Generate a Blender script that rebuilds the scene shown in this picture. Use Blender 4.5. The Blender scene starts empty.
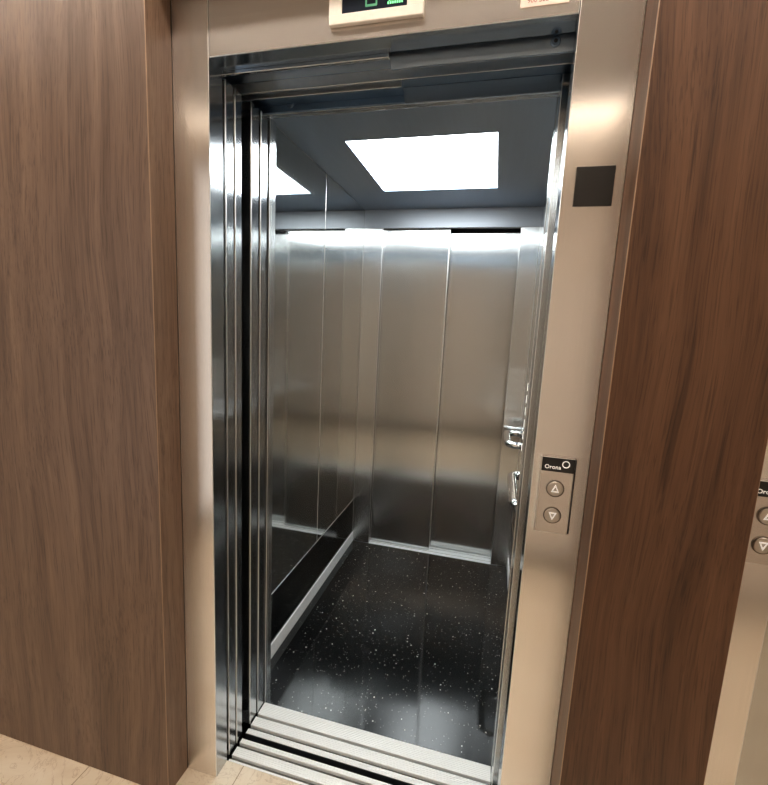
import bpy, bmesh, math, random
from mathutils import Matrix, Vector
random.seed(4)
sc = bpy.context.scene
COL = sc.collection

# ------------------------------------------------------------------ materials
def newmat(name):
    m = bpy.data.materials.new(name); m.use_nodes = True
    nt = m.node_tree; b = nt.nodes['Principled BSDF']
    return m, nt, b

def nd(nt, typ, **kw):
    n = nt.nodes.new(typ)
    for k, v in kw.items():
        if k in n.inputs: n.inputs[k].default_value = v
        else: setattr(n, k, v)
    return n

def ramp(nt, stops):
    r = nt.nodes.new('ShaderNodeValToRGB')
    e = r.color_ramp.elements
    while len(e) < len(stops): e.new(0.5)
    for i, (p, c) in enumerate(stops):
        e[i].position = p; e[i].color = (*c, 1) if len(c) == 3 else c
    return r

def coords(nt, scale):
    tc = nd(nt, 'ShaderNodeTexCoord'); mp = nd(nt, 'ShaderNodeMapping')
    mp.inputs['Scale'].default_value = scale
    nt.links.new(tc.outputs['Object'], mp.inputs['Vector'])
    return mp

def steel(name, col, rough, grain, rvar=0.03, bump=0.006, wave=0.0, aniso=0.0, vert=True):
    m, nt, b = newmat(name); L = nt.links.new
    b.inputs['Metallic'].default_value = 1.0
    if aniso:   # brushing scatters light across the grain
        b.inputs['Anisotropic'].default_value = aniso
        cv = nd(nt, 'ShaderNodeCombineXYZ')
        for k, q in enumerate((1.0, 1.0, 0.0) if vert else (0.0, 0.6, 1.0)): cv.inputs[k].default_value = q
        L(cv.outputs[0], b.inputs['Tangent'])
    mp = coords(nt, grain)
    n = nd(nt, 'ShaderNodeTexNoise', Scale=1.0, Detail=4.0, Roughness=0.65)
    L(mp.outputs[0], n.inputs['Vector'])
    r = ramp(nt, [(0.3, tuple(c*0.965 for c in col)), (0.7, tuple(min(1, c*1.03) for c in col))])
    L(n.outputs['Fac'], r.inputs[0]); L(r.outputs[0], b.inputs['Base Color'])
    mr = nd(nt, 'ShaderNodeMapRange')
    mr.inputs[3].default_value = max(0.01, rough-rvar); mr.inputs[4].default_value = rough+rvar
    L(n.outputs['Fac'], mr.inputs[0]); L(mr.outputs[0], b.inputs['Roughness'])
    bp = nd(nt, 'ShaderNodeBump', Strength=bump, Distance=0.001)
    L(n.outputs['Fac'], bp.inputs['Height'])
    last = bp
    if wave:
        mp2 = coords(nt, (2.2, 2.2, 1.6))
        n2 = nd(nt, 'ShaderNodeTexNoise', Scale=1.0, Detail=1.0)
        L(mp2.outputs[0], n2.inputs['Vector'])
        bp2 = nd(nt, 'ShaderNodeBump', Strength=wave, Distance=0.01)
        L(n2.outputs['Fac'], bp2.inputs['Height']); L(bp.outputs[0], bp2.inputs['Normal']); last = bp2
    L(last.outputs[0], b.inputs['Normal'])
    return m

def plain(name, col, rough=0.5, metal=0.0, emit=None, strength=0.0, spec=0.5):
    m, nt, b = newmat(name)
    n = nd(nt, 'ShaderNodeTexNoise', Scale=60.0, Detail=2.0)
    tc = nd(nt, 'ShaderNodeTexCoord'); nt.links.new(tc.outputs['Object'], n.inputs['Vector'])
    r = ramp(nt, [(0.3, tuple(c*0.95 for c in col)), (0.7, tuple(min(1, c*1.04) for c in col))])
    nt.links.new(n.outputs['Fac'], r.inputs[0]); nt.links.new(r.outputs[0], b.inputs['Base Color'])
    b.inputs['Roughness'].default_value = rough; b.inputs['Metallic'].default_value = metal
    b.inputs['Specular IOR Level'].default_value = spec
    if emit:
        b.inputs['Emission Color'].default_value = (*emit, 1); b.inputs['Emission Strength'].default_value = strength
    return m

M = {}
M['frame'] = steel('satin_steel_frame', (0.90, 0.87, 0.84), 0.265, (260, 260, 2.5), rvar=0.01, aniso=0.98)
M['header'] = steel('satin_steel_header', (0.72, 0.68, 0.65), 0.23, (2.5, 260, 260), aniso=0.4, vert=False)
M['soffit'] = steel('steel_underside', (0.31, 0.37, 0.44), 0.18, (2.5, 120, 260), rvar=0.02)  # dark reflections and bluish haze put into the base colour of this steel
M['panel'] = steel('brushed_door_steel', (0.58, 0.585, 0.58), 0.225, (160, 160, 3.0), rvar=0.015, wave=0.03, aniso=0.95)
M['edge'] = steel('door_edge_steel', (0.52, 0.53, 0.54), 0.16, (160, 160, 3.0), rvar=0.02, aniso=0.8)
M['lip'] = steel('bright_edge_steel', (0.90, 0.88, 0.85), 0.32, (50, 50, 4))
M['mirror'] = steel('polished_car_steel', (0.58, 0.59, 0.575), 0.05, (90, 90, 2.0), rvar=0.01, bump=0.002, aniso=0.6)
M['post'] = steel('car_post_steel', (0.66, 0.665, 0.66), 0.235, (160, 160, 3.0), rvar=0.015, aniso=0.95)
M['transom'] = steel('car_transom_steel', (0.36, 0.38, 0.41), 0.50, (3.0, 160, 160), rvar=0.02)
M['carceil'] = steel('dark_ceiling_steel', (0.25, 0.325, 0.42), 0.32, (80, 3, 80), rvar=0.02)  # bluish haze put into the ceiling's base colour
M['track'] = steel('dull_track_steel', (0.17, 0.24, 0.33), 0.36, (3, 80, 80))  # blue tint paints lens haze into the track metal
M['dark'] = plain('dark_painted_metal', (0.012, 0.014, 0.017), 0.55)
M['kick'] = plain('black_gloss_kickplate', (0.003, 0.003, 0.003), 0.12)
M['alu'] = plain('matt_aluminium', (0.90, 0.91, 0.90), 0.42, 0.1)
M['chrome'] = plain('chrome', (0.85, 0.85, 0.84), 0.08, 1.0)
M['black'] = plain('satin_black_plastic', (0.012, 0.011, 0.011), 0.35)
M['blackgloss'] = plain('gloss_black_glass', (0.008, 0.008, 0.010), 0.12)
M['white'] = plain('white_marking', (0.90, 0.88, 0.84), 0.5, emit=(1, 0.97, 0.92), strength=0.4)  # slight glow put in so lettering and arrows read brighter
M['cream'] = plain('cream_plastic', (0.84, 0.78, 0.71), 0.40)
M['sticker'] = plain('pale_sticker_paper', (0.90, 0.73, 0.65), 0.6)
M['redink'] = plain('red_ink', (0.45, 0.14, 0.10), 0.6)
M['screen'] = plain('display_glass', (0.012, 0.018, 0.03), 0.10)
M['dimled'] = plain('dim_green_segment', (0.05, 0.2, 0.1), 0.4, emit=(0.10, 0.42, 0.22), strength=0.55)
M['led'] = plain('green_led', (0.1, 0.8, 0.3), 0.4, emit=(0.30, 1.0, 0.42), strength=1.3)
M['button'] = steel('button_steel', (0.60, 0.56, 0.51), 0.30, (200, 200, 200))
M['groove'] = plain('sill_groove_metal', (0.13, 0.13, 0.12), 0.5)
M['bezel'] = steel('dark_bezel_steel', (0.22, 0.19, 0.16), 0.3, (200, 200, 200))
M['cover'] = steel('cover_plate_steel', (0.36, 0.43, 0.51), 0.36, (2.5, 120, 260))  # blue of the haze carried in the plate's colour
M['ring'] = plain('lit_button_ring', (0.9, 0.9, 0.85), 0.3, emit=(1.0, 0.97, 0.88), strength=1.6)
M['greenring'] = plain('green_button_ring', (0.2, 0.8, 0.3), 0.3, emit=(0.3, 1.0, 0.3), strength=0.5)
M['carlight'] = plain('ceiling_light_diffuser', (0.9, 0.92, 0.92), 0.5, emit=(0.90, 0.97, 1.0), strength=17.0)
M['lamp'] = plain('lobby_lamp_diffuser', (0.9, 0.88, 0.8), 0.5, emit=(1.0, 0.88, 0.75), strength=52.0)
M['covelamp'] = plain('cove_lamp_diffuser', (0.9, 0.88, 0.8), 0.5, emit=(1.0, 0.86, 0.70), strength=8.0)
M['wall'] = plain('warm_white_paint', (0.74, 0.66, 0.57), 0.75)
M['ceil'] = plain('lobby_ceiling_paint', (0.46, 0.43, 0.40), 0.8)
M['daylight'] = plain('daylit_door_glass', (0.8, 0.82, 0.82), 0.4, emit=(1.0, 0.985, 0.96), strength=1.15)
M['base'] = plain('dark_baseboard', (0.05, 0.035, 0.025), 0.5)
M['shaft'] = plain('dark_shaft_wall', (0.02, 0.02, 0.022), 0.8)

def wood(name, dark, mid, light, off, streak=0.75):
    m, nt, b = newmat(name); L = nt.links.new
    tc = nd(nt, 'ShaderNodeTexCoord')
    def mapn(scale, loc):
        mp = nd(nt, 'ShaderNodeMapping'); mp.inputs['Scale'].default_value = scale
        mp.inputs['Location'].default_value = loc
        L(tc.outputs['Object'], mp.inputs['Vector']); return mp
    # slow warp so that the grain wanders
    w = nd(nt, 'ShaderNodeTexNoise', Scale=1.0, Detail=2.0)
    mw = mapn((2.2, 2.2, 0.8), (off, 0, 0)); L(mw.outputs[0], w.inputs['Vector'])
    vm = nd(nt, 'ShaderNodeVectorMath', operation='SCALE'); vm.inputs['Scale'].default_value = 0.13
    L(w.outputs['Color'], vm.inputs[0])
    add = nd(nt, 'ShaderNodeVectorMath', operation='ADD'); L(tc.outputs['Object'], add.inputs[0]); L(vm.outputs[0], add.inputs[1])
    def grain(scale, det, rough=0.6):
        mp = nd(nt, 'ShaderNodeMapping'); mp.inputs['Scale'].default_value = scale; mp.inputs['Location'].default_value = (off, off*2, 0)
        L(add.outputs[0], mp.inputs['Vector'])
        n = nd(nt, 'ShaderNodeTexNoise', Scale=1.0, Detail=det, Roughness=rough)
        L(mp.outputs[0], n.inputs['Vector']); return n
    g1 = grain((16, 16, 0.55), 4); g2 = grain((110, 110, 2.6), 3, 0.7); g3 = grain((48, 48, 1.3), 2)
    r1 = ramp(nt, [(0.32, dark), (0.5, mid), (0.68, light)])
    mx0 = nd(nt, 'ShaderNodeMath', operation='MULTIPLY_ADD'); mx0.inputs[1].default_value = 0.42; L(g2.outputs['Fac'], mx0.inputs[0])
    mg = nd(nt, 'ShaderNodeMath', operation='MULTIPLY'); mg.inputs[1].default_value = 0.58; L(g1.outputs['Fac'], mg.inputs[0])
    L(mg.outputs[0], mx0.inputs[2]); L(mx0.outputs[0], r1.inputs[0])
    # occasional dark streaks
    rs = ramp(nt, [(0.31, (0.50, 0.46, 0.44)), (0.40, (1, 1, 1))]); L(g3.outputs['Fac'], rs.inputs[0])
    mul = nd(nt, 'ShaderNodeMix', data_type='RGBA', blend_type='MULTIPLY'); mul.inputs[0].default_value = streak
    L(r1.outputs[0], mul.inputs[6]); L(rs.outputs[0], mul.inputs[7])
    # fine pores
    g4 = grain((300, 300, 7.0), 2, 0.7); g5 = grain((26, 26, 0.9), 3, 0.6)
    rp = ramp(nt, [(0.36, (0.58, 0.54, 0.50)), (0.47, (1, 1, 1)), (0.62, (1.0, 1.0, 1.0)), (0.72, (1.14, 1.15, 1.16))]); L(g4.outputs['Fac'], rp.inputs[0])
    rq = ramp(nt, [(0.38, (0.78, 0.75, 0.73)), (0.52, (1, 1, 1)), (0.66, (1.15, 1.15, 1.14))]); L(g5.outputs['Fac'], rq.inputs[0])
    m3 = nd(nt, 'ShaderNodeMix', data_type='RGBA', blend_type='MULTIPLY'); m3.inputs[0].default_value = 0.85
    L(mul.outputs[2], m3.inputs[6]); L(rp.outputs[0], m3.inputs[7])
    m4 = nd(nt, 'ShaderNodeMix', data_type='RGBA', blend_type='MULTIPLY'); m4.inputs[0].default_value = 0.9
    L(m3.outputs[2], m4.inputs[6]); L(rq.outputs[0], m4.inputs[7])
    L(m4.outputs[2], b.inputs['Base Color'])
    b.inputs['Roughness'].default_value = 0.42; b.inputs['Specular IOR Level'].default_value = 0.45
    bp = nd(nt, 'ShaderNodeBump', Strength=0.10, Distance=0.001); L(g2.outputs['Fac'], bp.inputs['Height']); L(bp.outputs[0], b.inputs['Normal'])
    return m
M['wood'] = wood('walnut_veneer', (0.098, 0.056, 0.035), (0.156, 0.094, 0.062), (0.198, 0.126, 0.087), 3.1, 0.45)
M['wood2'] = wood('walnut_veneer_red', (0.064, 0.028, 0.0135), (0.116, 0.053, 0.026), (0.152, 0.075, 0.040), 9.7)
M['woodedge'] = plain('worn_veneer_edge', (0.34, 0.22, 0.14), 0.45)

def marble():
    m, nt, b = newmat('cream_marble_tile'); L = nt.links.new
    tc = nd(nt, 'ShaderNodeTexCoord')
    n = nd(nt, 'ShaderNodeTexNoise', Scale=3.5, Detail=8.0, Roughness=0.62, Distortion=1.1); L(tc.outputs['Object'], n.inputs['Vector'])
    r = ramp(nt, [(0.30, (0.66, 0.53, 0.38)), (0.5, (0.78, 0.67, 0.52)), (0.7, (0.86, 0.77, 0.63))]); L(n.outputs['Fac'], r.inputs[0])
    n2 = nd(nt, 'ShaderNodeTexNoise', Scale=9.0, Detail=6.0, Roughness=0.6, Distortion=2.0); L(tc.outputs['Object'], n2.inputs['Vector'])
    v = ramp(nt, [(0.485, (1, 1, 1)), (0.5, (0.62, 0.52, 0.44)), (0.515, (1, 1, 1))]); L(n2.outputs['Fac'], v.inputs[0])
    mul = nd(nt, 'ShaderNodeMix', data_type='RGBA', blend_type='MULTIPLY'); mul.inputs[0].default_value = 0.6
    L(r.outputs[0], mul.inputs[6]); L(v.outputs[0], mul.inputs[7])
    mp = nd(nt, 'ShaderNodeMapping'); mp.inputs['Location'].default_value = (0.668, 0.3, 0); L(tc.outputs['Object'], mp.inputs['Vector'])
    br = nd(nt, 'ShaderNodeTexBrick', offset=0.0); br.inputs['Scale'].default_value = 1.0
    br.inputs['Brick Width'].default_value = 0.46; br.inputs['Row Height'].default_value = 0.6; br.inputs['Mortar Size'].default_value = 0.0016
    br.inputs['Color1'].default_value = (1, 1, 1, 1); br.inputs['Color2'].default_value = (0.95, 0.95, 0.95, 1); br.inputs['Mortar'].default_value = (0.5, 0.42, 0.34, 1)
    L(mp.outputs[0], br.inputs['Vector'])
    m2 = nd(nt, 'ShaderNodeMix', data_type='RGBA', blend_type='MULTIPLY'); m2.inputs[0].default_value = 1.0
    L(mul.outputs[2], m2.inputs[6]); L(br.outputs[0], m2.inputs[7]); L(m2.outputs[2], b.inputs['Base Color'])
    b.inputs['Roughness'].default_value = 0.28
    return m
M['marble'] = marble()

def carfloor():
    m, nt, b = newmat('black_speckled_vinyl'); L = nt.links.new
    tc = nd(nt, 'ShaderNodeTexCoord')
    def specks(scale, dist, keep):
        v = nd(nt, 'ShaderNodeTexVoronoi', Scale=scale); L(tc.outputs['Object'], v.inputs['Vector'])
        a = nd(nt, 'ShaderNodeMath', operation='LESS_THAN'); a.inputs[1].default_value = dist; L(v.outputs['Distance'], a.inputs[0])
        s = nd(nt, 'ShaderNodeSeparateColor'); L(v.outputs['Color'], s.inputs[0])
        c = nd(nt, 'ShaderNodeMath', operation='GREATER_THAN'); c.inputs[1].default_value = keep; L(s.outputs[0], c.inputs[0])
        mu = nd(nt, 'ShaderNodeMath', operation='MULTIPLY'); L(a.outputs[0], mu.inputs[0]); L(c.outputs[0], mu.inputs[1])
        mv = nd(nt, 'ShaderNodeMath', operation='MULTIPLY'); L(mu.outputs[0], mv.inputs[0]); L(s.outputs[1], mv.inputs[1]); return mv
    big = specks(50, 0.125, 0.72); small = specks(125, 0.19, 0.74)
    sm = nd(nt, 'ShaderNodeMath', operation='MULTIPLY'); sm.inputs[1].default_value = 0.38; L(small.outputs[0], sm.inputs[0])
    mx = nd(nt, 'ShaderNodeMath', operation='MAXIMUM'); L(big.outputs[0], mx.inputs[0]); L(sm.outputs[0], mx.inputs[1])
    mix = nd(nt, 'ShaderNodeMix', data_type='RGBA'); L(mx.outputs[0], mix.inputs[0])
    mix.inputs[6].default_value = (0.0045, 0.0046, 0.0048, 1); mix.inputs[7].default_value = (0.85, 0.85, 0.78, 1)
    L(mix.outputs[2], b.inputs['Base Color'])
    n = nd(nt, 'ShaderNodeTexNoise', Scale=14.0, Detail=5.0); L(tc.outputs['Object'], n.inputs['Vector'])
    mr = nd(nt, 'ShaderNodeMapRange'); mr.inputs[3].default_value = 0.045; mr.inputs[4].default_value = 0.085
    L(n.outputs['Fac'], mr.inputs[0]); L(mr.outputs[0], b.inputs['Roughness'])
    b.inputs['Specular IOR Level'].default_value = 0.4
    g = nd(nt, 'ShaderNodeTexNoise', Scale=420.0, Detail=1.0); L(tc.outputs['Object'], g.inputs['Vector'])
    bp = nd(nt, 'ShaderNodeBump', Strength=0.006, Distance=0.001); L(g.outputs['Fac'], bp.inputs['Height']); L(bp.outputs[0], b.inputs['Normal'])
    return m
M['carfloor'] = carfloor()

def ribbed():
    m, nt, b = newmat('ribbed_aluminium_sill'); L = nt.links.new
    tc = nd(nt, 'ShaderNodeTexCoord')
    w = nd(nt, 'ShaderNodeTexWave', wave_type='BANDS', bands_direction='Y', Scale=52.0, Distortion=0.2); L(tc.outputs['Object'], w.inputs['Vector'])
    n = nd(nt, 'ShaderNodeTexNoise', Scale=260.0, Detail=5.0, Roughness=0.7); L(tc.outputs['Object'], n.inputs['Vector'])
    r = ramp(nt, [(0.30, (0.74, 0.75, 0.73)), (0.5, (0.93, 0.94, 0.92))]); L(n.outputs['Fac'], r.inputs[0])
    L(r.outputs[0], b.inputs['Base Color']); b.inputs['Metallic'].default_value = 0.1; b.inputs['Roughness'].default_value = 0.45
    bp = nd(nt, 'ShaderNodeBump', Strength=0.8, Distance=0.001); L(w.outputs['Fac'], bp.inputs['Height']); L(bp.outputs[0], b.inputs['Normal'])
    return m
M['sill'] = ribbed()

# ------------------------------------------------------------------ mesh helpers
class MB:
    def __init__(s): s.bm = bmesh.new(); s.mats = []
    def mi(s, m):
        if m not in s.mats: s.mats.append(m)
        return s.mats.index(m)
    def box(s, x0, x1, y0, y1, z0, z1, m, bev=0.0, edge_mat=None, seg=2):
        b = bmesh.new()
        bmesh.ops.create_cube(b, size=1.0)
        for v in b.verts:
            v.co = Vector((x0 + (v.co.x+.5)*(x1-x0), y0 + (v.co.y+.5)*(y1-y0), z0 + (v.co.z+.5)*(z1-z0)))
        i = s.mi(m)
        for f in b.faces: f.material_index = i
        if bev:
            r = bmesh.ops.bevel(b, geom=b.edges[:], offset=bev, segments=seg, profile=0.5, affect='EDGES')
            if edge_mat:
                j = s.mi(edge_mat)
                for f in r['faces']: f.material_index = j
        s._merge(b); return s
    def _merge(s, b):
        me = bpy.data.meshes.new('t'); b.to_mesh(me); b.free(); s.bm.from_mesh(me); bpy.data.meshes.remove(me)
    def poly(s, pts, axis, a, bth, m, bev=0.0):
        """prism: 2D outline pts extruded along axis from a to bth"""
        b = bmesh.new()
        def P(u, v, w):
            return {'x': (w, u, v), 'y': (u, w, v), 'z': (u, v, w)}[axis]
        v0 = [b.verts.new(P(u, v, a)) for u, v in pts]; v1 = [b.verts.new(P(u, v, bth)) for u, v in pts]
        n = len(pts)
        b.faces.new(v0); b.faces.new(v1[::-1])
        for k in range(n): b.faces.new((v0[k], v1[k], v1[(k+1) % n], v0[(k+1) % n]))
        bmesh.ops.recalc_face_normals(b, faces=b.faces[:])
        i = s.mi(m)
        for f in b.faces: f.material_index = i
        if bev: bmesh.ops.bevel(b, geom=b.edges[:], offset=bev, segments=2, profile=0.5, affect='EDGES')
        s._merge(b); return s
    def disc(s, c, axis, r, h, m, n=40, bev=0.0, r_in=0.0):
        """disc or ring; front at c going h along -axis direction sign of h"""
        b = bmesh.new()
        ang = [2*math.pi*k/n for k in range(n)]
        def P(rad, t, w):
            u, v = rad*math.cos(t), rad*math.sin(t)
            return {'x': (c[0]+w, c[1]+u, c[2]+v), 'y': (c[0]+u, c[1]+w, c[2]+v), 'z': (c[0]+u, c[1]+v, c[2]+w)}[axis]
        if r_in:
            prof = [(r_in, 0), (r_in, h*.8), (r_in+(r-r_in)*.25, h), (r-(r-r_in)*.25, h), (r, h*.8), (r, 0)]
        else:
            prof = [(r, 0), (r, h-bev if h > 0 else h+bev), (r-bev if bev else r*.999, h)]
        rings = [[b.verts.new(P(rr, t, w)) for t in ang] for rr, w in prof]
        np_ = len(prof)
        for q in range(np_ if r_in else np_-1):
            A, B = rings[q], rings[(q+1) % np_]
            for k in range(n): b.faces.new((A[k], A[(k+1) % n], B[(k+1) % n], B[k]))
        if not r_in:
            b.faces.new(rings[-1]); b.faces.new(rings[0][::-1])
        bmesh.ops.recalc_face_normals(b, faces=b.faces[:])
        i = s.mi(m)
        for f in b.faces: f.material_index = i
        s._merge(b); return s
    def tube(s, pts, r, m, n=16):
        b = bmesh.new(); pts = [Vector(p) for p in pts]; rings = []
        up = Vector((0, 0, 1))
        for k, p in enumerate(pts):
            t = (pts[min(k+1, len(pts)-1)] - pts[max(k-1, 0)]).normalized()
            a = t.cross(up)
            if a.length < 1e-4: a = t.cross(Vector((1, 0, 0)))
            a.normalize(); c = a.cross(t).normalized()
            rings.append([b.verts.new(p + r*(math.cos(2*math.pi*j/n)*a + math.sin(2*math.pi*j/n)*c)) for j in range(n)])
        for A, B in zip(rings, rings[1:]):
            for j in range(n): b.faces.new((A[j], A[(j+1) % n], B[(j+1) % n], B[j]))
        b.faces.new(rings[0]); b.faces.new(rings[-1])
        bmesh.ops.recalc_face_normals(b, faces=b.faces[:])
        i = s.mi(m)
        for f in b.faces: f.material_index = i; f.smooth = True
        s._merge(b); return s
    def build(s, name, parent=None, origin=None):
        o_ = origin if origin is not None else (Vector(parent['o_']) if parent is not None and 'o_' in parent else Vector((0, 0, 0)))
        o_ = Vector(o_)
        for v in s.bm.verts: v.co -= o_
        me = bpy.data.meshes.new(name); s.bm.to_mesh(me); s.bm.free()
        for m in s.mats: me.materials.append(m)
        o = bpy.data.objects.new(name, me); COL.objects.link(o)
        if parent is not None:
            o.parent = parent
            if origin is not None: o.location = o_ - Vector(ROOT[root_of(parent)])
        else: o.location = o_
        return o

ROOT = {}
def root_of(o):
    while o.parent: o = o.parent
    return o.name
def tag(o, label, cat, group=None):
    o['label'] = label; o['category'] = cat; o['kind'] = 'thing'
    if group: o['group'] = group
    return o
def thing(name, loc, label, cat, group=None):
    o = bpy.data.objects.new(name, None); COL.objects.link(o); o.location = loc; o.empty_display_size = 0.05
    ROOT[o.name] = loc
    return tag(o, label, cat, group)
def part(mb, name, parent, label=None):
    """child mesh; geometry is given in world coordinates"""
    r = Vector(ROOT[root_of(parent)])
    for v in mb.bm.verts: v.co -= r
    me = bpy.data.meshes.new(name); mb.bm.to_mesh(me); mb.bm.free()
    for m in mb.mats: me.materials.append(m)
    o = bpy.data.objects.new(name, me); COL.objects.link(o); o.parent = parent
    if label: o['label'] = label
    return o
def solo(mb, name, origin, label, cat, group=None):
    o = mb.build(name, origin=origin); return tag(o, label, cat, group)
def struct(mb, name):
    o = mb.build(name); o['kind'] = 'structure'; return o
def copy_tree(o, delta, parent=None):
    c = o.copy(); COL.objects.link(c)
    if parent: c.parent = parent
    else: c.location = o.location + Vector(delta)
    for ch in list(o.children): copy_tree(ch, delta, c)
    return c
def text_mb(body, size, m, x, y, z, depth=0.0006, face='-y'):
    cu = bpy.data.curves.new('lettering', 'FONT'); cu.body = body; cu.size = size; cu.extrude = depth/2; cu.align_x = 'LEFT'; cu.resolution_u = 4; cu.offset = size*0.004
    t = bpy.data.objects.new('lettering', cu); COL.objects.link(t)
    dg = bpy.context.evaluated_depsgraph_get(); dg.update()
    me = bpy.data.meshes.new_from_object(t.evaluated_get(dg))
    bpy.data.objects.remove(t); bpy.data.curves.remove(cu)
    mb = MB(); mb.bm.from_mesh(me); bpy.data.meshes.remove(me)
    mb.mi(m)
    for f in mb.bm.faces: f.material_index = 0
    for v in mb.bm.verts:
        a, b, c = v.co
        v.co = Vector((x + a, y - c, z + b))
    return mb

# ------------------------------------------------------------------ dimensions (metres; frame front at y=0, camera at x=0,y=-1)
ZC = 1.412
XL, XR = -0.729, 0.107            # clear opening between jambs
FL, FR = -0.832, 0.224            # outer edges of the frame = edges of the wood
WY = -0.085                       # front face of the wood
HZ, FT = 2.040, 2.222             # underside of frame header, top of frame
LH = 2.66                         # lobby ceiling
LB = -1.62                        # opposite lobby wall
X0, X1 = -2.7, 2.1
CL, CR = -0.816, 0.190            # car side walls
CF, CB = 0.288, 1.578             # car floor front, rear wall
CZ = 2.103
RO = 1.035                        # offset to neighbouring lift

# ------------------------------------------------------------------ lobby
mb = MB(); mb.box(X0, X1, LB, 0.056, -0.06, 0.0, M['marble']); struct(mb, 'floor')
mb = MB(); mb.box(X0, X1, LB, 0.06, LH, LH+0.06, M['ceil']); struct(mb, 'ceiling')
mb = MB(); mb.box(X0-0.06, X1+0.06, LB-0.08, LB, -0.06, LH+0.06, M['wall']); struct(mb, 'wall_back')
mb = MB(); mb.box(X0-0.06, X0, LB, 0.06, -0.06, LH+0.06, M['wall']); struct(mb, 'wall_left')
mb = MB(); mb.box(X1, X1+0.06, LB, 0.06, -0.06, LH+0.06, M['wall']); struct(mb, 'wall_right')
mb = MB(); mb.box(-1.70, X1, LB, LB+0.014, 0.0, 0.11, M['base'], 0.002); struct(mb, 'baseboard_back')
mb = MB(); dx0, dx1 = -2.55, -1.70
mb.box(dx0, dx0+0.05, LB, LB+0.03, 0.0, 2.45, M['base'], 0.002); mb.box(dx1-0.05, dx1, LB, LB+0.03, 0.0, 2.45, M['base'], 0.002)
mb.box(dx0, dx1, LB, LB+0.03, 2.40, 2.45, M['base'], 0.002); mb.box(dx0, dx1, LB, LB+0.03, 0.0, 0.03, M['base'], 0.002)
mb.box(dx0+0.05, dx1-0.05, LB+0.004, LB+0.012, 0.03, 2.40, M['daylight']); struct(mb, 'door_1')
# front wall: masonry behind the wood and the frames
mb = MB()
mb.box(X0, FL, 0.0, 0.056, 0.0, LH, M['shaft'])
mb.box(FR, 0.497, 0.0, 0.056, 0.0, LH, M['shaft'])
mb.box(0.497+1.056, X1, 0.0, 0.056, 0.0, LH, M['shaft'])
mb.box(FL, FR, 0.0, 0.056, FT, LH, M['shaft'])
mb.box(0.497, 0.497+1.056, 0.0, 0.056, FT, LH, M['shaft'])
struct(mb, 'wall_front')

# wood cladding
def clad(x0, x1, z0, z1, m, label):
    mb = MB(); mb.box(x0, x1, WY, 0.0, z0, z1, m, 0.0016, M['woodedge'], 1)
    return solo(mb, 'wood_wall_panel', (x0, 0, z0), label, 'wall panel')
clad(X0, FL, 0.0, LH, M['wood'], 'wide walnut wood wall panel left of the open lift')
clad(FR, 0.497, 0.0, LH, M['wood2'], 'narrow reddish walnut wood pier between the two lift doorways')
clad(0.497+1.056, X1, 0.0, LH, M['wood2'], 'walnut wood wall panel right of the second lift doorway')
clad(FL, FR, FT, LH, M['wood'], 'walnut wood panel above the open lift doorway')
clad(0.497, 0.497+1.056, FT, LH, M['wood2'], 'walnut wood panel above the second lift doorway')

# ------------------------------------------------------------------ lift door frames
def entrance(dx, label):
    t = thing('lift_entrance', (FL+dx, 0, 0), label, 'lift doorway')
    for a, b, i0, i1 in ((FL, XL, XL-0.0006, XL), (XR, FR, XR, XR+0.0006)):
        mb = MB(); mb.box(a+dx, b+dx, 0.0, 0.055, 0.0, FT, M['frame'], 0.0014, M['lip']); j = part(mb, 'jamb', t)
        mb = MB(); mb.box(i0-0.0002+dx, i1+0.0002+dx, 0.002, 0.055, 0.0, FT, M['edge']); part(mb, 'reveal', j, 'polished inner face')
    mb = MB(); mb.box(XL+0.0012+dx, XR-0.0012+dx, 0.0008, 0.055, HZ, FT, M['header'], 0.0016, M['lip']); h = part(mb, 'header', t)
    mb = MB(); mb.box(XL+0.0012+dx, XR-0.0012+dx, 0.003, 0.055, HZ-0.0006, HZ+0.001, M['soffit']); part(mb, 'underside', h, 'underside with shade put into its steel colour')
    return t
fr = entrance(0.0, 'brushed steel doorway of the open lift with frame, sill and parted doors')
f2 = entrance(0.497-FL, 'second brushed steel lift doorway beyond the right wood pier, doors closed')

# square black reader plate on the right jamb
mb = MB(); mb.box(0.1315, 0.2045, -0.0035, 0.0, 1.6785, 1.755, M['black'], 0.0012)
solo(mb, 'reader_plate', (0.168, 0, 1.70), 'square black blank plate high on the right steel jamb', 'plate')

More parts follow.
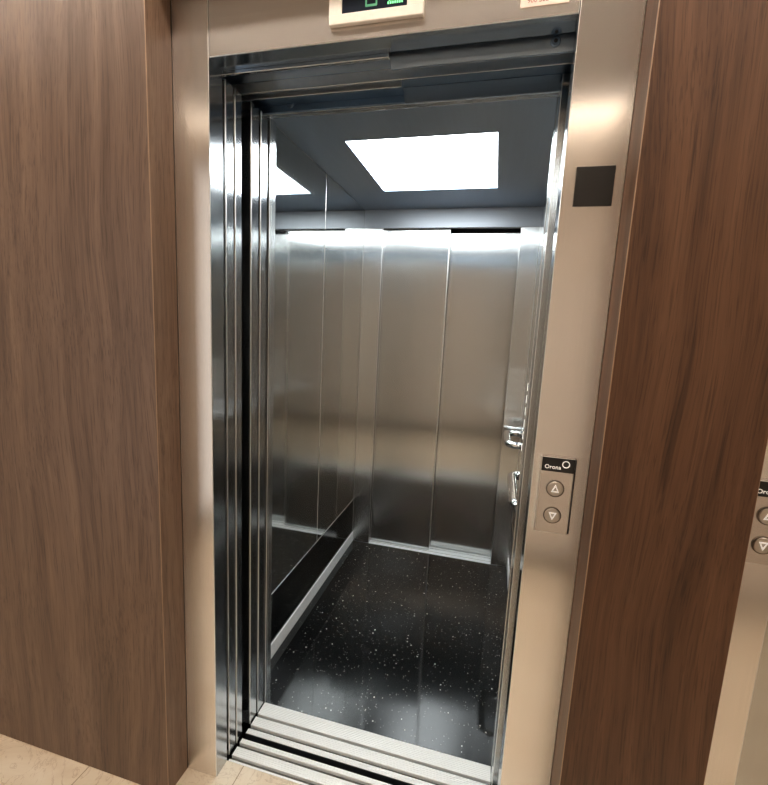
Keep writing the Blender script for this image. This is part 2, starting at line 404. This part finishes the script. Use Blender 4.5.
# call panels
def call_panel(dx, label):
    px0, px1, pz0, pz1 = 0.1225+dx, 0.1925+dx, 0.9705, 1.1475
    t = thing('call_panel', (px0, 0, pz0), label, 'call panel', 'lift call panels')
    mb = MB(); mb.box(px0, px1, -0.011, 0.0, pz0, pz1, M['header'], 0.0012, M['lip']); part(mb, 'face_plate', t)
    mb = MB(); mb.box(px0+0.0015, px1-0.0005, -0.0125, -0.0108, 1.1150, pz1-0.001, M['black'], 0.0003); part(mb, 'brand_strip', t, 'black strip with white lettering and ring logo')
    part(text_mb('Orona', 0.0128, M['white'], px0+0.0075, -0.0128, 1.1215), 'lettering', t)
    mb = MB(); mb.disc((px0+0.0515, -0.0125, 1.1340), 'y', 0.0082, -0.0008, M['white'], r_in=0.0060); part(mb, 'ring_logo', t)
    mb = MB(); mb.box(px1+0.0002, px1+0.0028, -0.0115, 0.0, pz0+0.004, pz1-0.002, M['black']); part(mb, 'shading_strip', t, 'black strip standing in for the shadow line at the right')  # dark strip painted in for the shadow beside the plate
    mb = MB(); mb.box(px0-0.0022, px0-0.0002, -0.0118, 0.0, pz0+0.002, pz1, M['lip'], 0.0006); part(mb, 'shading_strip', t, 'bright strip standing in for light on the left side')  # brighter steel in place of the reflection on the plate's left side
    for cz, up in ((1.0760, True), (1.0135, False)):
        mb = MB(); mb.disc((px0+0.0345, -0.011, cz), 'y', 0.0165, -0.0035, M['button'], bev=0.001)
        bt = part(mb, 'button', t, 'round up button' if up else 'round down button')
        mb = MB(); mb.disc((px0+0.0345, -0.011, cz), 'y', 0.0192, -0.0022, M['bezel'], r_in=0.0168); part(mb, 'bezel', bt)
        s = 1 if up else -1
        mb = MB()
        O = [(-0.0085, -0.0075*s), (0.0085, -0.0075*s), (0.0, 0.0105*s)]; k = 0.56
        cen = (0.0, -0.0015*s); I = [(cen[0]+(a-cen[0])*k, cen[1]+(b-cen[1])*k) for a, b in O]
        for q in range(3):
            A, B = O[q], O[(q+1) % 3]; C, D = I[(q+1) % 3], I[q]
            mb.poly([(px0+0.0345+a, cz+b) for a, b in (A, B, C, D)], 'y', -0.0144, -0.0152, M['white'])
        part(mb, 'arrow', bt, 'white arrow outline')
    return t
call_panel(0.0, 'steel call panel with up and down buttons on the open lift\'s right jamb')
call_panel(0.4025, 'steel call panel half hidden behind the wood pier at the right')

# floor indicator
t = thing('floor_indicator', (-0.31, 0, 2.067), 'cream framed lift floor display on the steel header', 'display')
mb = MB()
bx0, bx1, bz0, bz1 = -0.4152, -0.2028, 2.067, 2.178; sx0, sx1, sz0, sz1 = -0.3855, -0.2390, 2.0885, 2.156
mb.box(bx0, bx1, -0.010, 0.0, bz0, sz0, M['cream'], 0.002); mb.box(bx0, bx1, -0.010, 0.0, sz1, bz1, M['cream'], 0.002)
mb.box(bx0, sx0, -0.010, 0.0, sz0-0.002, sz1+0.002, M['cream'], 0.0015); mb.box(sx1, bx1, -0.010, 0.0, sz0-0.002, sz1+0.002, M['cream'], 0.0015)
part(mb, 'bezel', t)
mb = MB(); mb.box(sx0-0.001, sx1+0.001, -0.007, 0.0, sz0-0.001, sz1+0.001, M['screen']); scn = part(mb, 'screen', t, 'dark display glass')
mb = MB()
dx0, dx1, dz0, dz1, w = -0.3320, -0.3055, 2.0965, 2.146, 0.0042
mb.box(dx0+0.001, dx1-0.001, -0.0078, -0.007, dz0, dz0+w, M['dimled']); mb.box(dx0+0.001, dx1-0.001, -0.0078, -0.007, dz1-w, dz1, M['dimled'])
for a in (dx0, dx1-w*0.8):
    for z0, z1 in ((dz0+0.001, (dz0+dz1)/2-0.001), ((dz0+dz1)/2+0.001, dz1-0.001)): mb.box(a, a+w*0.8, -0.0078, -0.007, z0, z1, M['dimled'])
part(mb, 'digit', scn, 'dim green number 0')
mb = MB()
for row in range(7):
    n = 7-row
    for k in range(n):
        cx = -0.2655 + (k-(n-1)/2)*0.0050; cz = 2.0985 + row*0.0062
        mb.box(cx-0.0015, cx+0.0015, -0.0079, -0.007, cz-0.0021, cz+0.0021, M['led'])
part(mb, 'arrow', scn, 'green dot arrow')

# sticker
t = thing('number_sticker', (0.04, 0, 2.061), 'pale pink sticker with red numbers at right end of the header', 'sticker')
mb = MB(); mb.box(-0.0072, 0.0855, -0.0003, 0.0008, 2.0610, 2.100, M['sticker']); part(mb, 'paper', t)
part(text_mb('900 502 120', 0.0125, M['redink'], 0.006, -0.0004, 2.0680, 0.0004), 'lettering', t)

# ------------------------------------------------------------------ landing sill and car sill
def sill(owner, name, x0, x1, plates, y0, y1):
    mb = MB(); mb.box(x0, x1, y0, y1, -0.045, -0.012, M['groove']); t = part(mb, name, owner, 'grooved aluminium door sill')
    for a, b in plates:
        mb = MB(); mb.box(x0, x1, a, b, -0.012, 0.0, M['sill'], 0.0012); part(mb, 'tread', t, 'pale ribbed tread')
sill(fr, 'landing_sill', XL+0.004, 0.127, [(0.0565, 0.0635), (0.0765, 0.1075), (0.121, 0.1375)], 0.0565, 0.1375)
sill(f2, 'landing_sill', 0.60, 1.44, [(0.0565, 0.0635), (0.0765, 0.1075), (0.121, 0.1375)], 0.0565, 0.1375)

# ------------------------------------------------------------------ lift car (walls, floor, doors, sills move as one)
car = thing('lift_car', ((CL+CR)/2, (CF+CB)/2, -0.05), 'open lift car interior with polished steel walls and black speckled floor', 'lift car')
sill(car, 'car_sill', XL+0.004, 0.103, [(0.1585, 0.177), (0.1895, 0.2255), (0.236, 0.2875)], 0.1585, 0.2875)
mb = MB(); mb.box(XL+0.004, 0.103, 0.1575, 0.1585, -0.05, -0.002, M['dark']); part(mb, 'gap_shade_sheet', car, 'dark sheet standing in for the shade in the sill gap')  # dark sheet hides the lit sill front, painting the gap's shade

# ------------------------------------------------------------------ sliding panels (pushed open to the left)
def slider(owner, name, x0, x1, y0, y1, z0, z1, label):
    mb = MB(); mb.box(x0, x1-0.002, y0, y1, z0, z1, M['edge'], 0.001); t = part(mb, name, owner, label)
    mb = MB(); mb.box(x1-0.002, x1, y0+0.0005, y0+0.0035, z0, z1, M['lip'], 0.0006); part(mb, 'edge_strip', t, 'bright front lip')
slider(fr, 'landing_door', -1.19, -0.7305, 0.0695, 0.1085, 0.004, 2.028, 'open steel door seen edge-on, nearest the left jamb')
slider(fr, 'landing_door', -1.17, -0.7295, 0.1115, 0.1460, 0.004, 2.028, 'open steel door seen edge-on, before the wide black gap')
slider(car, 'car_door', -1.17, -0.7270, 0.1880, 0.2330, 0.004, 2.030, 'open steel door seen edge-on, just past the wide black gap')
slider(car, 'car_door', -1.19, -0.7255, 0.2380, 0.2800, 0.004, 2.030, 'open steel door seen edge-on, beside the mirrored wall')

# door header tracks
mb = MB(); mb.box(-1.25, 0.16, 0.0565, 0.150, 2.056, 2.15, M['track']); t = part(mb, 'door_track', fr, 'grey track above the landing doors')
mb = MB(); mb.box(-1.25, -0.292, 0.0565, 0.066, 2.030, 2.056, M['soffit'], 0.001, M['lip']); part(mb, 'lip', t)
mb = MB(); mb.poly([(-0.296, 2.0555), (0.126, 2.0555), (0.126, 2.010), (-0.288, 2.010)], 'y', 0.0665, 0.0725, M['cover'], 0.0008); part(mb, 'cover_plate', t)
mb = MB(); mb.disc((0.0715, 0.0665, 2.031), 'y', 0.0105, -0.004, M['track'], bev=0.002); mb.disc((0.0715, 0.0625, 2.031), 'y', 0.004, -0.001, M['dark'], bev=0.0005); part(mb, 'screw', t)
mb = MB(); mb.box(-1.25, 0.16, 0.1475, 0.150, 2.030, 2.056, M['lip'], 0.0006); part(mb, 'flange', t)
mb = MB(); mb.box(0.128, 0.150, 0.060, 0.140, 0.0, 2.056, M['edge'], 0.001); part(mb, 'slam_post', fr, 'dark steel post recessed behind the right jamb')
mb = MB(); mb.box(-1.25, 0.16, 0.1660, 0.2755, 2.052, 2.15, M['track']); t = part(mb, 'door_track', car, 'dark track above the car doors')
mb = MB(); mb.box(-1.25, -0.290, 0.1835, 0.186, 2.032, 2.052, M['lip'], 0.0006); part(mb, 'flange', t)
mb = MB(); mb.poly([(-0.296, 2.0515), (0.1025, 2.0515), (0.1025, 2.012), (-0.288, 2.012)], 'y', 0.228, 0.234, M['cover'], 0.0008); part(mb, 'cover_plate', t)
mb = MB(); mb.disc((-0.644, 0.2655, 2.056), 'y', 0.0135, -0.006, M['track'], bev=0.002); part(mb, 'roller', t)
mb = MB(); mb.box(-1.25, 0.16, 0.2655, 0.2755, 2.034, 2.052, M['track'], 0.0008); part(mb, 'backing_strip', t)

mb = MB(); mb.box(CL, CR, CF, 1.575, -0.03, 0.0, M['carfloor']); part(mb, 'floor_covering', car, 'black speckled floor')
SK, KT = 0.062, 0.292
for (ya, yb) in ((0.300, 0.9690), (0.9725, CB)):
    mb = MB(); mb.box(CL-0.012, CL, ya, yb, KT+0.003, CZ, M['mirror'], 0.0012, M['lip']); part(mb, 'side_panel', car, 'mirror-polished left wall panel')
mb = MB(); mb.box(CL-0.014, CL-0.0105, 0.30, CB, KT, CZ, M['dark']); part(mb, 'panel_backing', car)
mb = MB(); mb.box(CL-0.012, CL+0.0015, 0.300, CB, SK, KT, M['kick'], 0.0012, M['lip']); part(mb, 'kickplate', car, 'black left kickplate')
mb = MB(); mb.poly([(CL-0.012, 0.0), (CL+0.008, 0.0), (CL+0.006, SK), (CL-0.012, SK)], 'y', 0.300, CB, M['alu'], 0.0006); part(mb, 'skirting', car, 'pale aluminium left skirting')
mb = MB(); mb.box(CR, CR+0.012, 0.312, CB, KT+0.003, CZ, M['mirror'], 0.0012, M['lip']); part(mb, 'side_panel', car, 'mirror-polished right wall panel')
mb = MB(); mb.box(CR-0.0015, CR+0.012, 0.312, CB, SK, KT, M['mirror'], 0.0008); part(mb, 'kickplate', car)
mb = MB(); mb.box(CR-0.006, CR+0.012, 0.312, CB, 0.0, SK, M['alu'], 0.0012); part(mb, 'skirting', car)
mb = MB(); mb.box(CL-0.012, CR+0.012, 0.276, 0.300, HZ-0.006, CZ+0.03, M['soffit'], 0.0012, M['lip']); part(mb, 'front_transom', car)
mb = MB(); mb.box(-0.86, -0.7235, 0.2885, 0.300, 0.0, HZ-0.006, M['post'], 0.001, M['lip'])
mb.box(-0.7365, -0.7235, 0.300, 0.327, 0.0, HZ-0.006, M['post'], 0.001); part(mb, 'front_post', car)
mb = MB(); mb.box(0.104, 0.1215, 0.1905, 0.262, 0.001, HZ-0.008, M['post'], 0.0012, M['lip'])
mb.box(0.104, 0.204, 0.2885, 0.312, 0.0, HZ-0.006, M['post'], 0.001); mb.box(0.1062, 0.1162, 0.262, 0.2885, 0.001, HZ-0.006, M['post']); part(mb, 'front_post', car)
# rear of the car
mb = MB(); mb.box(CL, -0.6985, CB, CB+0.032, 0.0, 1.9965, M['post'], 0.001, M['lip']); part(mb, 'rear_post', car)
mb = MB(); mb.box(0.0875, CR, CB, CB+0.032, 0.0, 1.9965, M['post'], 0.001, M['lip']); part(mb, 'rear_post', car)
mb = MB(); mb.box(CL, CR, CB, CB+0.032, 1.998, CZ, M['transom'], 0.001); part(mb, 'rear_transom', car)
mb = MB(); mb.box(CL-0.03, CR+0.03, 1.71, 1.73, -0.05, CZ+0.05, M['dark']); part(mb, 'rear_shroud', car, 'dark backing behind the rear doors')
# ceiling with opening for the light
LX0, LX1, LY0, LY1 = -0.612, -0.049, 0.652, 1.245
mb = MB()
mb.box(CL, CR, 0.300, LY0, CZ, CZ+0.02, M['carceil']); mb.box(CL, CR, LY1, CB+0.03, CZ, CZ+0.02, M['carceil'])
mb.box(CL, LX0, LY0, LY1, CZ, CZ+0.02, M['carceil']); mb.box(LX1, CR, LY0, LY1, CZ, CZ+0.02, M['carceil'])
part(mb, 'ceiling_panel', car, 'dark grey steel car ceiling')
t = thing('ceiling_light', ((LX0+LX1)/2, (LY0+LY1)/2, CZ), 'bright square light panel in the car ceiling', 'ceiling light')
mb = MB(); mb.box(LX0+0.003, LX1-0.003, LY0+0.003, LY1-0.003, CZ+0.002, CZ+0.012, M['carlight']); part(mb, 'diffuser', t)
mb = MB(); mb.box(LX0-0.01, LX1+0.01, LY0-0.01, LY1+0.01, CZ+0.0205, CZ+0.04, M['dark']); part(mb, 'housing', t)

# rear doors and sill
def rear(x0, x1, y, z0, z1, label, lipside):
    mb = MB(); mb.box(x0, x1, y, y+0.032, z0, z1, M['panel'], 0.001); t = part(mb, 'rear_door', car, label)
    if lipside:
        mb = MB(); mb.box(x1-0.003, x1+0.001, y-0.0006, y+0.03, z0, z1, M['lip'], 0.0005); part(mb, 'edge_strip', t, 'bright right edge')
rear(-0.775, -0.303, 1.613, 0.004, 1.9975, 'left rear door standing forward', True)
rear(-0.375, 0.120, 1.662, 0.004, 1.985, 'right rear door set back', False)
mb = MB(); mb.box(-0.80, 0.13, 1.5755, 1.70, -0.035, -0.014, M['track']); t = part(mb, 'rear_sill', car, 'aluminium sill under the rear doors')
for a, b in ((1.5755, 1.600), (1.608, 1.640), (1.650, 1.700)):
    mb = MB(); mb.box(-0.70, 0.087, a, b, -0.014, 0.0015, M['sill'], 0.001); part(mb, 'tread', t)

# handrails on the right wall
def handrail(ya, yb, label):
    xb, z, r, c = 0.108, 0.850, 0.0178, 0.045
    t = thing('handrail', (CR, ya, z), label, 'handrail', 'chrome handrails')
    pts = [(CR, ya, z)]
    for k in range(9):
        a = math.pi/2*k/8; pts.append((xb+c*(1-math.sin(a)), ya+c*(1-math.cos(a)), z))
    for k in range(9):
        a = math.pi/2*k/8; pts.append((xb+c*(1-math.cos(a)), yb-c*(1-math.sin(a)), z))
    pts.append((CR, yb, z))
    mb = MB(); mb.tube(pts, r, M['chrome']); part(mb, 'rail', t)
    for y in (ya, yb):
        mb = MB(); mb.disc((CR, y, z), 'x', 0.024, -0.006, M['chrome'], bev=0.002); part(mb, 'wall_flange', t)
handrail(1.25, 1.53, 'chrome grab rail at the far end of the right car wall')
handrail(0.41, 0.76, 'chrome grab rail nearer the entrance on the right car wall')

# car operating panel
t = thing('car_operating_panel', (CR, 1.10, 0.70), 'steel button panel with lit round buttons on the right car wall', 'control panel')
mb = MB(); mb.box(CR-0.012, CR, 0.985, 1.225, 0.70, 1.62, M['post'], 0.002); part(mb, 'face_plate', t)
mb = MB(); mb.box(CR-0.0135, CR-0.0118, 1.03, 1.18, 1.44, 1.58, M['blackgloss'], 0.0005); part(mb, 'display', t, 'black display glass')
rows = [1.165, 1.105, 1.045, 0.985, 0.925, 0.865]
for i, z in enumerate(rows):
    for y in (1.07, 1.165):
        mb = MB(); mb.disc((CR-0.012, y, z), 'x', 0.0165, -0.006, M['button'], bev=0.0015); bt = part(mb, 'button', t)
        mb = MB(); mb.disc((CR-0.012, y, z), 'x', 0.0205, -0.007, M['ring'], r_in=0.017); part(mb, 'ring', bt, 'lit white ring')
for y in (1.07, 1.165):
    mb = MB(); mb.disc((CR-0.012, y, 0.785), 'x', 0.0165, -0.006, M['button'], bev=0.0015); bt = part(mb, 'button', t)

# ------------------------------------------------------------------ second lift: closed doors
a, b = 0.600-0.02, 1.436+0.02
mb = MB(); mb.box(a, (a+b)/2-0.001, 0.075, 0.107, 0.004, 2.05, M['panel'], 0.001); part(mb, 'landing_door', f2)
mb = MB(); mb.box((a+b)/2-0.03, b, 0.112, 0.136, 0.004, 2.05, M['panel'], 0.001); part(mb, 'landing_door', f2)

# shaft: dark enclosure round car and doors
mb = MB()
mb.box(-1.32, -1.30, 0.056, 1.85, -0.3, 2.5, M['shaft']); mb.box(0.30, 0.32, 0.165, 1.85, -0.3, 2.5, M['shaft'])
mb.box(-1.32, 0.32, 1.83, 1.85, -0.3, 2.5, M['shaft']); mb.box(-1.32, 1.6, 0.056, 1.85, 2.5, 2.52, M['shaft'])
mb.box(-1.32, 1.6, 0.056, 1.85, -0.32, -0.3, M['shaft']); mb.box(0.32, 1.6, 0.165, 0.185, -0.3, 2.5, M['shaft'])
mb.box(0.162, 0.40, 0.0565, 0.165, -0.3, 2.5, M['shaft'])
struct(mb, 'wall_shaft')

# ------------------------------------------------------------------ lobby lamps
t = thing('linear_ceiling_light', (-0.3, -0.36, LH), 'long slim lobby ceiling light running along the lift doorways', 'ceiling light')
mb = MB(); mb.box(X0+0.15, X1-0.15, -0.40, -0.39, LH-0.02, LH, M['cream'], 0.002); mb.box(X0+0.15, X1-0.15, -0.33, -0.32, LH-0.02, LH, M['cream'], 0.002); part(mb, 'housing', t)
mb = MB(); mb.box(X0+0.16, X1-0.16, -0.39, -0.33, LH-0.012, LH-0.004, M['lamp']); part(mb, 'diffuser', t)

t = thing('cove_light', (0.2, LB+0.04, 2.57), 'thin cove light strip along the top of the opposite lobby wall', 'wall light')
mb = MB(); mb.poly([(LB, 2.575), (LB+0.07, 2.575), (LB+0.07, 2.583), (LB+0.010, 2.583), (LB+0.010, 2.62), (LB, 2.62)], 'x', -1.66, X1-0.05, M['cream'], 0.0008); part(mb, 'bracket', t)
mb = MB(); mb.box(-1.64, X1-0.07, LB+0.030, LB+0.055, 2.561, 2.575, M['covelamp']); part(mb, 'diffuser', t)

# ------------------------------------------------------------------ camera, world, colour
R = [[0.967229, 0.083164, -0.239899], [0.249285, -0.131616, 0.959445], [0.048216, -0.987806, -0.148035]]
cam = bpy.data.cameras.new('camera'); co = bpy.data.objects.new('camera', cam); COL.objects.link(co)
rt = Vector((R[0][0], R[1][0], R[2][0])); up = -Vector((R[0][1], R[1][1], R[2][1])); bk = -Vector((R[0][2], R[1][2], R[2][2]))
mw = Matrix.Identity(4)
for i in range(3): mw[i][0], mw[i][1], mw[i][2] = rt[i], up[i], bk[i]
mw[0][3], mw[1][3], mw[2][3] = 0.0, -1.0, ZC
co.matrix_world = mw
cam.sensor_fit = 'HORIZONTAL'; cam.sensor_width = 36.0; cam.lens = 430.0/768.0*36.0
cam.clip_start = 0.02
sc.camera = co

w = bpy.data.worlds.new('world'); sc.world = w; w.use_nodes = True
w.node_tree.nodes['Background'].inputs[0].default_value = (0.9, 0.85, 0.8, 1); w.node_tree.nodes['Background'].inputs[1].default_value = 0.02
vs = sc.view_settings
vs.view_transform = 'Standard'; vs.look = 'None'; vs.gamma = 1.0; vs.use_curve_mapping = False; vs.exposure = 0.0
try:
    sc.cycles.max_bounces = 14; sc.cycles.glossy_bounces = 10; sc.cycles.diffuse_bounces = 5
    sc.cycles.use_denoising = True; sc.cycles.sample_clamp_indirect = 8.0
except Exception: pass
